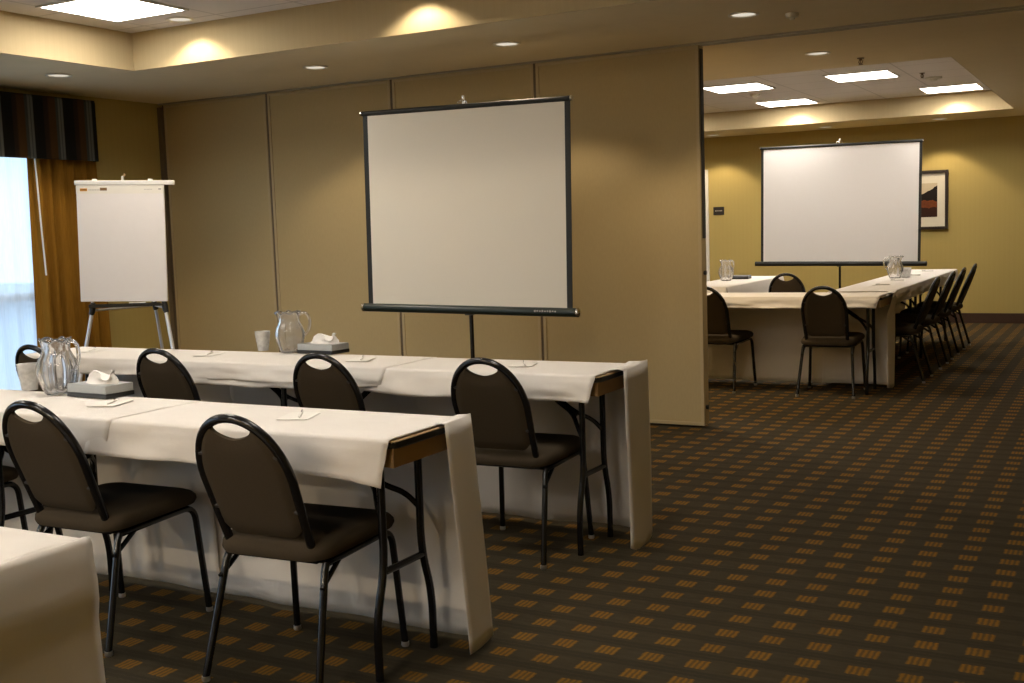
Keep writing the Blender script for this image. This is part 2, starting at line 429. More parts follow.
# far door
mb = MB(); f = .07
for x in (DX0 - f / 2 + .02, DX1 + f / 2 - .02): mb.box((x, YB - .012, (DZ + f) / 2), (f, .03, DZ + f))
mb.box(((DX0 + DX1) / 2, YB - .012, DZ + f / 2 - .01), (DX1 - DX0 + .04, .028, f))
do = struct('door_1', mb, M['white_trim'])
MB().box(((DX0 + DX1) / 2, YB + .03, DZ / 2), (DX1 - DX0 - .01, .04, DZ - .01)).build('door_leaf', M['white_trim'], do, bevel=.004)
mb = MB(); mb.cyl((DX1 - .09, YB + .012, .93), (DX1 - .09, YB - .05, .93), .012); mb.tube([(DX1 - .09, YB - .05, .93), (DX1 - .2, YB - .05, .93)], .010)
mb.cyl((DX1 - .09, YB + .012, .93), (DX1 - .09, YB, .93), .03)
mb.build('door_handle', M['black_plastic'], do, smooth=True)
# door hinges that show as dark marks on the frame
for z in (.28, .90, 1.7): MB().cyl((DX1 + .005, YB - .03, z - .045), (DX1 + .005, YB - .03, z + .045), .009, 8).build('hinge', M['black_plastic'], do)
# ceiling track of the folding wall
YP = 6.896
mb = MB()
mb.box(((XL + XR) / 2, YP + .005, ZS - .005), (XR - XL, .022, .010)); mb.box(((XL + XR) / 2, YP + .095, ZS - .005), (XR - XL, .022, .010))
struct('trim_3', mb, M['track'])
# jamb strip where the folding wall meets the window wall
struct('trim_4', MB().box((XL + .02, YP + .05, ZS / 2 - .015), (.04, .13, ZS - .03)), M['seam'])

# ------------------------------------------------------------------ folding partition: four panels
edges = [XL + .042, -5.915, -4.745, -3.572, -2.408]
plabels = ['beige partition panel of the folding wall next to the window wall and flip chart',
           'beige partition panel behind the water pitcher, between flip chart and projection screen',
           'beige partition panel of the folding wall hidden mostly behind the projection screen',
           'beige partition panel at the free end of the folding wall, beside the opening']
for i in range(4):
    x0, x1 = edges[i] + .010, edges[i + 1] - (.010 if i < 3 else .004)
    e = empty('partition_panel', ((x0 + x1) / 2, YP, 0), 0, plabels[i], 'partition panel', 'folding wall panels')
    W = x1 - x0; zt = ZS - .014; zb = .012
    MB().box((0, .05, (zt + zb) / 2), (W - .03, .076, zt - zb - .04)).build('panel_face', M['partition'], e)
    m = MB(); fr = .022
    for sx in (-1, 1): m.box((sx * (W / 2 - fr / 2), .05, (zt + zb) / 2), (fr, .09, zt - zb))
    m.box((0, .05, zb + fr / 2), (W - 2 * fr, .09, fr)); m.box((0, .05, zt - fr / 2), (W - 2 * fr, .09, fr))
    m.build('panel_frame', M['partition_trim'], e, bevel=.002)
    MB().box((-W / 2 - .010, .052, (zt + zb) / 2), (.019, .084, zt - zb)).build('edge_seam', M['seam'], e)
    if i == 3: MB().box((W / 2 + .003, .05, zt / 2 + .6), (.006, .05, zt - 1.24)).build('edge_seal', M['seal'], e)
    if i == 3:
        m = MB()
        for z in (.13, 1.0): m.cyl((W / 2, .045, z), (W / 2 + .016, .045, z), .014, 10)
        m.build('latch_pin', M['black_plastic'], e)

# ------------------------------------------------------------------ ceiling fittings
def ceiling_light(x, y, z, label, proto=None):
    if proto: return dup(proto, (x, y, z), 0, label)
    e = empty('ceiling_light', (x, y, z), 0, label, 'ceiling light', 'square ceiling light panels')
    m = MB(); s, t = .60, .02
    for sx in (-1, 1): m.box((sx * (s / 2 - t / 2), 0, -.004), (t, s, .010)); m.box((0, sx * (s / 2 - t / 2), -.004), (s - 2 * t, t, .010))
    m.build('light_frame', M['white_trim'], e)
    MB().box((0, 0, -.004), (s - 2 * t, s - 2 * t, .006)).build('diffuser', M['panel'], e)
    return e
zt = ZN - .002
L0 = ceiling_light(-5.24, 4.82, zt, 'glowing square light panel in the near ceiling recess, above the window curtain')
ceiling_light(-3.52, 11.25, ZF - .002, 'glowing light panel in the far ceiling recess beside the partition edge, front row', L0)
ceiling_light(-2.30, 11.22, ZF - .002, 'glowing light panel in the far ceiling recess, highest up, below the hanging sprinkler', L0)
ceiling_light(-3.52, 13.08, ZF - .002, 'glowing light panel in the far ceiling recess right over the far screen, smallest looking', L0)
ceiling_light(-1.74, 13.03, ZF - .002, 'glowing light panel in the far ceiling recess above the framed picture', L0)
HID = 'unseen square light panel added in the near ceiling recess to light the room'  # unseen panels, added to light the near room and its cloth skirts
for x, y in ((-3.45, 3.0), (-1.75, 3.0), (-5.24, 1.9), (-3.45, .3), (-1.75, .3), (-3.45, -1.2), (-1.75, -1.2)): ceiling_light(x, y, zt, HID, L0)

def downlight(x, y, z, label, energy, ang, col=(1, .80, .55), aim=None, proto=None, blend=.35, r=.075):
    if proto: e = dup(proto, (x, y, z), 0, label)
    else:
        e = empty('recessed_downlight', (x, y, z), 0, label, 'downlight', 'round recessed downlights')
        MB().lathe([(.084, .0), (.086, -.004), (.082, -.007), (.068, -.006), (.064, .002)], 28).build('trim_ring', M['lamp_ring'], e, smooth=True)
        MB().lathe([(.0005, -.001), (.03, -.0015), (.065, -.001)], 24).build('lamp_lens', M['lamp_face'], e, smooth=True)
    if energy:
        l = D.lights.new('downlight_beam', 'SPOT'); l.energy = energy; l.color = col; l.spot_size = math.radians(ang); l.spot_blend = blend; l.shadow_soft_size = .03
        o = D.objects.new('downlight_beam', l); COL.objects.link(o); o.location = (x, y, z - .02)
        if aim: o.rotation_euler = Vector(aim).to_track_quat('-Z', 'Y').to_euler()
    return e
zs = ZS - .0005
W1 = 26
dl = downlight(-6.29, 5.28, zs, 'round downlight in the lowered ceiling over the window valance', W1, 110)
downlight(-4.815, 6.13, zs, 'round downlight in the lowered ceiling over the pitcher, before the folding wall', W1 * 1.05, 118, proto=dl)
downlight(-3.36, 6.14, zs, 'round downlight in the lowered ceiling directly over the near projection screen', W1 * 1.05, 118, proto=dl)
downlight(-1.885, 6.14, zs, 'round downlight in the lowered ceiling near the open end of the folding wall', W1 * 1.3, 118, proto=dl)
downlight(-1.91, 7.89, zs, 'round downlight in the strip of ceiling between the folding wall track and far recess', W1, 110, proto=dl)
downlight(-4.80, 14.24, zs, 'round downlight close to the far wall, above the small dark sign', 34, 104, proto=dl)
downlight(-3.36, 14.24, zs, 'round downlight close to the far wall, just above the far screen', 34, 104, proto=dl)
downlight(-2.03, 14.24, zs, 'round downlight close to the far wall, above the framed picture', 34, 104, proto=dl)
for y in (11.25, 13.06): ceiling_light(-5.2, y, ZF - .002, 'unseen square light panel added behind the folding wall to brighten the far room', L0)  # unseen panels, added to brighten the far room
for x in (-3.36, -4.8): downlight(x, 7.89, zs, 'unseen fill downlight added in the far room behind the folding wall', 95, 156, proto=dl)  # unseen wide lamps, added to light the far table skirts
HD = 'unseen fill downlight added at the rear of the near room'
for x, y in ((-5.0, -2.5), (-3.4, -2.5), (-1.9, -2.5)): downlight(x, y, zs, HD, 150, 156, proto=dl)  # added behind the camera as warm front fill on skirts and screen
RS = 17
downlight(-5.21, 5.315, ZN - .001, 'small downlight inside the near ceiling recess that lights a scallop on its step', RS, 128, proto=dl, blend=.35, col=(1, .85, .64))
downlight(-3.50, 5.315, ZN - .001, 'downlight of the near ceiling recess behind the top edge of the picture', RS, 128, proto=dl, blend=.35, col=(1, .85, .64))
downlight(-3.50, 13.43, ZF - .001, 'downlight inside the far ceiling recess that lights the scallop over the far screen', RS, 128, proto=dl, blend=.35, col=(1, .85, .64))
downlight(-1.76, 13.43, ZF - .001, 'downlight inside the far ceiling recess that lights the scallop beside the framed picture', RS, 128, proto=dl, blend=.35, col=(1, .85, .64))
# detectors and sprinklers
def disc(name, x, y, z, label, cat, r=.07):
    e = empty(name, (x, y, z), 0, label, cat)
    MB().lathe([(r, 0), (r, -.012), (r * .86, -.022), (r * .4, -.026), (.001, -.026)], 24).build('detector_body', M['detector'], e, smooth=True)
    MB().lathe([(r * .42, -.0255), (r * .40, -.034), (.001, -.036)], 16).build('sensor_cap', M['detector'], e, smooth=True)
    return e
disc('smoke_detector', -1.75, 11.88, ZF - .001, 'pale flat smoke detector in the far ceiling recess beside the hanging sprinkler', 'smoke detector', .08)
disc('smoke_detector', -3.56, 11.97, ZF - .001, 'pale flat smoke detector in the far ceiling recess between two light panels', 'smoke detector', .05)
disc('sprinkler_cover', -1.66, 6.29, zs, 'small pale flat sprinkler cover beside the downlight near the folding wall end', 'sprinkler cover', .036)
def sprinkler(x, y, z, label):
    e = empty('ceiling_sprinkler', (x, y, z), 0, label, 'sprinkler', 'hanging ceiling sprinklers'); e.scale = (.8, .8, .8)
    MB().lathe([(.032, 0), (.030, -.006), (.014, -.008), (.012, -.02), (.001, -.02)], 16).build('escutcheon', M['brass'], e, smooth=True)
    m = MB()
    for s in (-1, 1): m.tube(fillet([(s * .010, 0, -.018), (s * .018, 0, -.036), (s * .003, 0, -.056)], .012, 4), .0035, 6)
    m.cyl((0, 0, -.018), (0, 0, -.05), .004, 8); m.build('frame_arms', M['brass'], e, smooth=True)
    MB().lathe([(.001, -.055), (.02, -.056), (.021, -.059), (.001, -.059)], 14).build('deflector', M['brass'], e)
sprinkler(-1.72, 8.35, zs, 'dark hanging sprinkler in the lowered ceiling in front of the far recess')
sprinkler(-1.79, 11.45, ZF - .001, 'dark hanging sprinkler up inside the far ceiling recess')

# ------------------------------------------------------------------ window dressing
e = empty('window_valance', (XL, 0, 0), 0, 'box valance of dark striped fabric over the window', 'valance')
vx, vy0, vy1, vz0, vz1 = .17, 3.4, 6.10, 1.935, 2.385
P = []
path = [(.002, vy1)] + [(vx - .03, vy1), (vx - .008, vy1 - .008), (vx, vy1 - .03)]
y = vy1 - .06
while y > vy0: path.append((vx + .004 * math.sin(y * 30), y)); y -= .03
m = MB()
m.grid([[Vector((px * (1 if k else .97), py + (.0), z)) for (px, py) in path] for k, z in enumerate((vz1, vz1 - .02, (vz0 + vz1) / 2, vz0 + .01, vz0))])
m.build('valance_fabric', M['valance'], e, smooth=True, solid=.008)
MB().box((.08, (vy0 + vy1) / 2, vz1 - .006), (.15, vy1 - vy0 - .02, .012)).build('valance_board', M['frame_dark'], e)
def wavy(y0, y1, z0, z1, amp, wl, x, ph=0, spread=0):
    n = int((y1 - y0) / .008); rows = []
    for k in range(14):
        t = k / 13; z = z1 + (z0 - z1) * t; row = []
        for i in range(n + 1):
            s = i / n; yy = y0 + (y1 - y0) * s
            a = amp * (.6 + .4 * t)
            xx = x + a * math.sin(2 * PI * yy / wl + ph + .5 * math.sin(yy * 9 + t)) + a * .35 * math.sin(2 * PI * yy / (wl * .43) + 1.3)
            row.append(Vector((xx, yy + spread * t * (s - .5), z)))
        rows.append(row)
    return rows
m = MB(); m.grid(wavy(5.545, 6.11, .02, 2.12, .043, .098, XL + .082, 0, .05))
o = m.build('curtain_drape', M['drape'], None, smooth=True, auto=False, solid=.003); tag(o, 'gold floor-length curtain drape hanging beside the window, behind the flip chart', 'curtain')
m = MB(); m.grid(wavy(3.7, 5.59, .03, 2.12, .015, .15, XL + .03))
o = m.build('sheer_curtain', M['sheer'], None, smooth=True, auto=False); tag(o, 'white sheer curtain glowing with blue daylight in front of the window', 'curtain')
m = MB(); m.tube([(XL + .154, 5.535, 2.0), (XL + .156, 5.545, 1.5), (XL + .160, 5.555, 1.10)], .006, 8)
o = m.build('curtain_wand', M['rod_white'], None, smooth=True); tag(o, 'thin white curtain wand hanging in front of the gold drape', 'curtain wand')

# ------------------------------------------------------------------ folding tables and cloths
TH = .738
def table_parts(e, L, Wd):
    """a table along local +X from 0 to -L, local Y 0..Wd; folding legs at both ends"""
    hz = .018
    MB().rbox((-L / 2, Wd / 2, TH - .005), (L - .006, Wd - .006, .008), .02).build('tabletop', M['wood_top'], e, smooth=True)
    m = MB()
    ring = lambda ins, z: [Vector((x, y, z)) for x, y in rrect(-L + ins, -ins, ins, Wd - ins, .03)]
    m.loft([ring(.004, TH - .006), ring(0, TH - .004), ring(0, TH - .020), ring(.004, TH - .024)], True); m.build('edge_bumper', M['bumper'], e, smooth=True)
    m = MB(); t = .02; i = .012; az = TH - .022 - .028
    m.box((-L / 2, i + t / 2, az), (L - 2 * i, t, .056)); m.box((-L / 2, Wd - i - t / 2, az), (L - 2 * i, t, .056))
    m.box((-i - t / 2, Wd / 2, az), (t, Wd - 2 * i - 2 * t, .056)); m.box((-L + i + t / 2, Wd / 2, az), (t, Wd - 2 * i - 2 * t, .056))
    m.build('apron', M['wood_apron'], e)
    for end in (0, 1):
        X = -.125 if end == 0 else -L + .125
        inw = -1 if end == 0 else 1
        yc = Wd / 2; u, f = .10, .148
        for s in (-1, 1):
            MB().tube(fillet([(X, yc + s * u, TH - .024), (X, yc + s * u, .33), (X, yc + s * f, .19), (X, yc + s * f, 0.004)], [.12, .10], 6), .0125, 10).build('leg', M['black_frame'], e, smooth=True)
        MB().tube([(X, yc - u, .32), (X, yc + u, .32)], .011, 10).build('crossbar', M['black_frame'], e, smooth=True)
        m = MB(); J = (X + inw * .07, yc, .545)
        for s in (-1, 1): m.tube(fillet([(X + inw * .29, yc + s * .012, TH - .028), (X + inw * .085, yc + s * .012, .558), (X + inw * .035, yc + s * u * .75, .520), (X, yc + s * u, .470)], .05, 5), .0095, 8)
        m.tube([(X + inw * .28, yc - .02, TH - .036), (X + inw * .10, yc, .568), (X + inw * .07, yc, .545)], [.013, .015, .008], 8)
        m.box((X + inw * .29, yc, TH - .032), (.04, .16, .012))
        m.build('folding_brace', M['black_frame'], e, smooth=True)
def rrect(x0, x1, y0, y1, r, n=4):
    out = []
    for cx, cy, a0 in ((x1 - r, y1 - r, 0), (x0 + r, y1 - r, 90), (x0 + r, y0 + r, 180), (x1 - r, y0 + r, 270)):
        for k in range(n + 1):
            a = math.radians(a0 + 90 * k / n); out.append((cx + r * math.cos(a), cy + r * math.sin(a)))
    return out
TL, TW, NW = 1.80, .47, .40                       # NW: the narrower tables of the near room
protos = {}
T1Y, T2Y, TXR = 2.568, 3.958, -1.807
def table(x, y, rz, label, group, L=TL, W=None):
    W = W or (NW if group == G1 else TW); L = (L, W)
    if L not in protos:
        protos[L] = empty('folding_table', (x, y, 0), rz, label, 'table', group); table_parts(protos[L], *L); return
    dup(protos[L], (x, y, 0), rz, label, group)
G1 = 'narrow folding tables of the classroom rows'
table(TXR, T1Y, 0, 'folding table of the front row with its wooden end showing beside the aisle', G1, 1.70)
table(TXR - 1.715, T1Y, 0, 'folding table of the front row that carries the tissue box and glass pitcher', G1)
table(TXR, T2Y, 0, 'folding table of the row before the folding wall, wooden end beside the aisle', G1, 1.524)
table(TXR - 1.534, T2Y, 0, 'folding table of the row before the folding wall, end nearest the window', G1)
table(-1.795, 1.02, 0, 'folding table wholly covered by white cloth at the lower corner of the picture', G1, 1.80, TW)
G2 = 'tables of the U in the far room'
FY = 8.47
table(-1.60, FY, 0, 'table that closes the U in the far room, legs showing beneath its cloth', G2)
table(-1.60 - TL - .01, FY, 0, 'table of the far U that stays behind the end of the folding wall', G2)

RX, RY = -1.63, 9.00
table(RX, RY + TL, PI / 2, 'table of the far U arm that carries the pitcher and cup', G2)
table(RX, RY + 2 * TL + .01, PI / 2, 'table of the far U arm standing nearest the far screen', G2)
LX, LY = -3.19, 9.78
table(LX - TW, LY, -PI / 2, 'table of the far U beside the partition edge, carrying a flat blue-grey box', G2)

from mathutils import noise as mn
def nz(x, y, z): return mn.noise(Vector((x, y, z)))
def cloth(name, label, group, x0, x1, W, loc, rz, hem=.62, lift=0.0, floor=.02, flap=None, seed=0, right_open=True, left_drop=0, wr=1.5, out=0.0, droop=0, back=.045, turn=0.0, skirt=True, endfull=False, backhem=None):
    """white cloth: short overhang on the seating side (y=0), long drop behind (y=W); local x from x0 (aisle end) to x1"""
    top = TH + .004 + lift
    g = .008 + lift
    n = max(6, int(abs(x1 - x0) / .025)); xs = [x0 + (x1 - x0) * i / n for i in range(n + 1)]
    r = .012
    path = []                                            # (y, z, kind, depth)
    zb = backhem if backhem else floor
    nf = 8
    for k in range(nf): t = 1 - k / nf; path.append((-g, top - r - (top - r - hem) * t, 'f', t))
    for k in range(5): a = PI / 2 * k / 4; path.append((-g + r - r * math.cos(a), top - r + r * math.sin(a), 'e', 0))
    for k in range(1, 12): path.append((-g + r + (W + 2 * g - 2 * r) * k / 12, top, 't', 0))
    for k in range(5): a = PI / 2 * k / 4; path.append((W + g - r + r * math.sin(a), top - r + r * math.cos(a), 'e', 0))
    ns = 18 if not backhem else 6
    for k in range(1, ns + 1): t = k / ns; path.append((W + g, top - r + (zb - top + r) * t, 's', t))
    P = []
    for (y, z, kd, t) in path:
        row = []
        for i, x in enumerate(xs):
            xx, yy, zz = x, y, z
            if kd == 'f':
                wv = nz(x * 5 + seed, t * 1.5, 3.1) * .010 * wr + nz(x * 14 + seed, t * 3, 7.7) * .004 * wr
                yy -= max(0, .004 + .014 * t + wv * (.3 + t)); zz += nz(x * 3 + seed, 0, 1) * .008 * t * wr
                if right_open and x0 - x < .14: xx -= .024 * t * (1 - (x0 - x) / .14); zz -= .022 * t * (1 - (x0 - x) / .14) * droop
            elif kd == 't':
                zz += max(0, nz(x * 3 + seed, y * 6, 5) * .0018 + .0004)
            elif kd == 's':
                fold = math.sin(x * 11 + seed + 1.5 * nz(x * 1.2, seed, 2)) * .010 + nz(x * 6 + seed, z * 2, 9) * .014
                yy += max(0, .006 + .04 * t + fold * min(1, t * 1.5)) * (1 if not backhem else .4) ; zz += nz(x * 2.2, seed, 4) * .01 * t
                zz = max(zz, .008)
            row.append(Vector((xx, yy, zz)))
        P.append(row)
    m = MB(); m.grid(P)
    if flap:                                             # the ear of cloth that hangs down the table end by the rear corner
        fw, lean, pt = flap
        cols = []
        X = x0 + .010 + max(0, -x0) + out
        yk = W + g + .006
        base = [(X - .05 - out, yk), (X - .02 - out * .5, yk), (X - .004, yk - .006), (X, yk - .022)] + [(X + .002, yk - .022 - fw * k / 6) for k in range(1, 7)]
        rows = []
        nr = 20
        for k in range(nr + 1):
            t = k / nr; row = []
            for j, (bx, by) in enumerate(base):
                s = j / (len(base) - 1)
                z = top + .003 - (top - .02) * max(0, (k - 2) / (nr - 2)) if k >= 2 else top + .004 + .002 * (2 - k) * 0
                x, y = bx, by
                if k < 2:
                    ins = (.035 + out * 1.2, .010 + out * .4)[k]
                    x = bx - ins if j > 1 else bx; y = by - ins if j < 3 else by
                    z = top + (.003, .005 + .15 * out)[k]
                else:
                    td = (k - 2) / (nr - 2)
                    x += .012 * td * s + .008 * td - turn * s * min(1, td * 4) + .005 * math.sin(s * 6 + td * 3) * td
                    y += back * td + lean * td * s
                    z += (.010 + .2 * out) * math.exp(-((s - .35) / .25) ** 2) * (1 - td) ** 8
                    z += pt(s) * td
                    z = max(z, .010)
                row.append(Vector((x, y, z)))
            rows.append(row)
        m.grid(rows)
    if endfull:                                          # cloth falls over the whole table end
        X = x0 + g + max(0, -x0); rows = []
        ys = [-g + (W + 2 * g) * j / 24 for j in range(25)]
        for k in range(22):
            row = []
            for j, y in enumerate(ys):
                if k == 0: p = Vector((x0 - .01, y, top))
                elif k == 1: p = Vector((X - .006, y, top + .003))
                elif k == 2: p = Vector((X, y, top - .008))
                else:
                    t = (k - 2) / 19; z = top - .008 - (top - .03) * t
                    c = abs(2 * j / 24 - 1)
                    p = Vector((X + .004 * t + .008 * t * math.sin(y * 14 + 1) + nz(y * 6, z * 3, 2) * .008 + (.006 if .08 < t < .16 else 0), y + (.012 * t if j > 20 else 0), max(.01, z)))
                row.append(p)
            rows.append(row)
        m.grid(rows)
    o = m.build(name, M['cloth'], None, smooth=True, auto=False, solid=.0016)
    o.location = loc; o.rotation_euler = (0, 0, rz)
    return tag(o, label, 'tablecloth', group)
GC = 'white tablecloths of the classroom rows'
cloth('tablecloth', 'white tablecloth of the front row, its narrow end flap hanging down beside the aisle', GC, -.014, -1.22, NW, (TXR, T1Y, 0), 0, hem=.628, droop=1, back=.085, flap=(.145, -.025, lambda s: -.005), seed=1)
cloth('tablecloth', 'white tablecloth under the tissue box and full pitcher, overlapping its neighbour by a hem', GC, -1.115, -3.52, NW, (TXR, T1Y, 0), 0, hem=.632, lift=.0018, seed=5)
cloth('tablecloth', 'white tablecloth of the row before the folding wall, pointed end flap hanging by the aisle', GC, -.014, -2.30, NW, (TXR, T2Y, 0), 0, hem=.637, out=.03, back=.0, flap=(.25, -.02, lambda s: -.05 + .16 * abs(s - .62)), seed=9)
cloth('tablecloth', 'white tablecloth lying over another before the folding wall, under pitcher and tissue box', GC, -1.00, -3.35, NW, (TXR, T2Y, 0), 0, hem=.662, lift=.0018, seed=13)
cloth('tablecloth', 'white tablecloth falling to the floor over the table end in the lower corner', GC, -.004, -1.80, TW, (-1.795, 1.02, 0), 0, hem=.60, seed=17, endfull=True, right_open=False)
GF = 'white tablecloths in the far room'
cloth('tablecloth', 'white tablecloth of the far U, seen in full behind the lone chair back', GF, -.014, -2.3, TW, (-1.60, FY, 0), 0, hem=.655, out=.012, back=-.05, turn=.055, flap=(.13, -.04, lambda s: .03 * abs(s - .5)), seed=21)
cloth('tablecloth', 'white tablecloth on the far U arm, hem hanging above the row of chairs', GF, .0, -3.63, TW, (RX, RY + 2 * TL + .01, 0), PI / 2, hem=.645, lift=.004, seed=25)
cloth('tablecloth', 'white tablecloth with the blue-grey box on it, beyond the partition edge', GF, .02, -1.84, TW, (LX - TW, LY, 0), -PI / 2, hem=.645, seed=29, right_open=False, endfull=True)

# ------------------------------------------------------------------ stacking chairs
def chair_proto():
    e = empty('banquet_chair', (0, 0, 0), 0, 'x', 'chair', 'dark banquet chairs with rounded backs')
    al = math.radians(21.5); Y0, Z0 = -.140, .400
    bp = lambda u, v, d=0: Vector((u, Y0 - v * math.sin(al) - d * math.cos(al), Z0 + v * math.cos(al) - d * math.sin(al)))   # d: towards the rear
    VS, VH, A0 = .250, .202, .158                        # straight part, arch height, half width
    def half(v): return A0 - .010 * (1 - v / VS) if v < VS else A0 * math.sqrt(max(0, 1 - ((v - VS) / VH) ** 2.1))
    r = .0135
    pts = []
    for s in (1, -1):
        side = [Vector((s * .150, .02, .384)), Vector((s * .150, -.075, .378)), bp(s * half(0), .015), bp(s * half(.1), .10), bp(s * half(.18), .18)]
        side = fillet(side[:2] + [bp(s * half(0), -.012)] + side[3:], [.03, .06, .02], 5)
        pts.append(side)
    arc = [bp(A0 * math.copysign(abs(math.cos(a)) ** .95, math.cos(a)), VS + VH * math.sin(a)) for a in [PI * k / 28 for k in range(29)]]
    path = pts[0] + arc + list(reversed(pts[1]))
    MB().tube(path, r, 10).build('back_frame', M['black_frame'], e, smooth=True)
    # padded back, dished top edge leaving the hand hole
    vb = .055; rows = []
    def pan(side):
        R = []
        for i in range(15):
            t = i / 14; row = []
            for j in range(21):
                s = -1 + j / 10
                vt = .383 + .042 * abs(s) ** 1.6
                lo = vb + .035 * max(0, abs(s) - .7) ** 2 / .09
                v = lo + (vt - lo) * t
                u = s * max(0, half(v) - .011)
                ed = min(1, min(t, 1 - t) * 5, (1 - abs(s)) * 5)
                th = .006 + .012 * math.sqrt(max(0, 1 - (1 - ed) ** 2))
                row.append(bp(u, v, side * th))
            R.append(row)
        return R
    F, B = pan(-1), pan(1)
    m = MB(); m.grid(F); m.grid([list(reversed(q)) for q in B])
    def strip(a, b): m.grid([a, b])
    strip(F[0], B[0]); strip(F[-1], B[-1]); strip([q[0] for q in F], [q[0] for q in B]); strip([q[-1] for q in F], [q[-1] for q in B])
    bk = m.build('backrest', M['seat_fabric'], e, smooth=True)
    for s in (1, -1):
        for v in (.15, .335): MB().tube([bp(s * (half(v) - .022), v, .004), bp(s * (half(v) - .004), v, .006)], .008, 8).build('back_clip', M['seal'], e, smooth=True)
    # seat
    lay = [(.402, .020), (.405, .006), (.418, .0), (.436, .002), (.448, .012), (.456, .032), (.460, .08)]
    rings = []
    for z, ins in lay:
        ring = []
        for (x, y) in rrect(-.224 + ins, .224 - ins, -.175 + ins, .240 - ins, max(.075 - ins * .5, .03), 7):
            k = (y + .19) / .415; ring.append(Vector((x * (.87 + .13 * k), y, z - .022 * (1 - k) - (.008 * max(0, k - .75) / .25 if z > .43 else 0))))
        rings.append(ring)
    MB().loft(rings).build('seat', M['seat_top'], e, smooth=True)
    m = MB()
    m.box((0, .02, .388), (.33, .34, .010), Matrix.Rotation(.05, 3, 'X'))
    for s in (1, -1):
        m.tube([(s * .178, -.125, .370), (s * .191, .16, .386)], .0115, 10)
        m.tube(fillet([(s * .186, -.160, .305), (s * .182, -.10, .342), (s * .180, -.05, .374)], .03, 4), .008, 8)
    for y, z in ((-.10, .370), (.15, .384)): m.tube([(-.182, y, z), (.182, y, z)], .009, 8)
    m.build('seat_frame', M['black_frame'], e, smooth=True)
    for s in (1, -1):
        lg = MB().tube(fillet([(s * .188, .10, .383), (s * .194, .208, .388), (s * .212, .236, .012)], .07, 7), .0115, 10).build('leg', M['black_frame'], e, smooth=True)
        MB().lathe([(.001, 0), (.011, .0), (.013, .004), (.012, .016), (.001, .016)], 12, (s * .212, .236, 0)).build('foot_glide', M['glide'], lg, smooth=True)
        lg = MB().tube([(s * .178, -.122, .372), (s * .180, -.134, .35), (s * .205, -.228, .012)], .0115, 10).build('leg', M['black_frame'], e, smooth=True)
        MB().lathe([(.001, 0), (.011, .0), (.013, .004), (.012, .016), (.001, .016)], 12, (s * .205, -.228, 0)).build('foot_glide', M['glide'], lg, smooth=True)
    return e
ch0 = chair_proto(); first = [True]
def chair(x, y, rz, label, group):
    if first[0]:
        first[0] = False; ch0.location = (x, y, 0); ch0.rotation_euler = (0, 0, math.radians(rz)); tag(ch0, label, None, group); return
    dup(ch0, (x, y, 0), math.radians(rz), label, group)
GA, GB = 'chairs along the front row of tables', 'chairs along the tables before the folding wall'
chair(-2.228, 2.65, 3, 'dark banquet chair at the front table closest to the aisle and wooden table end', GA)
chair(-3.075, 2.655, 2, 'dark banquet chair at the front row, just behind the white corner table', GA)
chair(-4.07, 2.70, 0, 'dark banquet chair at the front row cut off by the picture edge', GA)
chair(-2.205, 4.02, 2, 'dark banquet chair before the folding wall that stands alone nearest the aisle', GB)
chair(-3.00, 4.02, 2, 'dark banquet chair whose back stands in front of the small tissue box', GB)
chair(-3.935, 4.02, 2, 'dark banquet chair behind the larger tissue box, below the flip chart', GB)
chair(-4.78, 4.02, 0, 'dark banquet chair half hidden behind the large near pitcher', GB)
GU = 'chairs around the far U of tables'
chair(-1.995, 8.59, 2, 'dark banquet chair facing the far U with its whole back in view', GU)
chair(-2.88, 8.62, -3, 'dark banquet chair of the far U cut by the end of the folding wall', GU)
chair(-2.835, 10.62, 6, 'dark banquet chair inside the far U, only its round back top showing', GU)
side = ['dark banquet chair first in the row along the arm of the far U',
        'dark banquet chair second in the row along the arm of the far U', 'dark banquet chair third in the row along the arm of the far U',
        'dark banquet chair last in the row along the arm of the far U']
for k, y in enumerate((9.50, 10.38, 11.10, 11.92)): chair(-1.665, y, 90, side[k], GU)

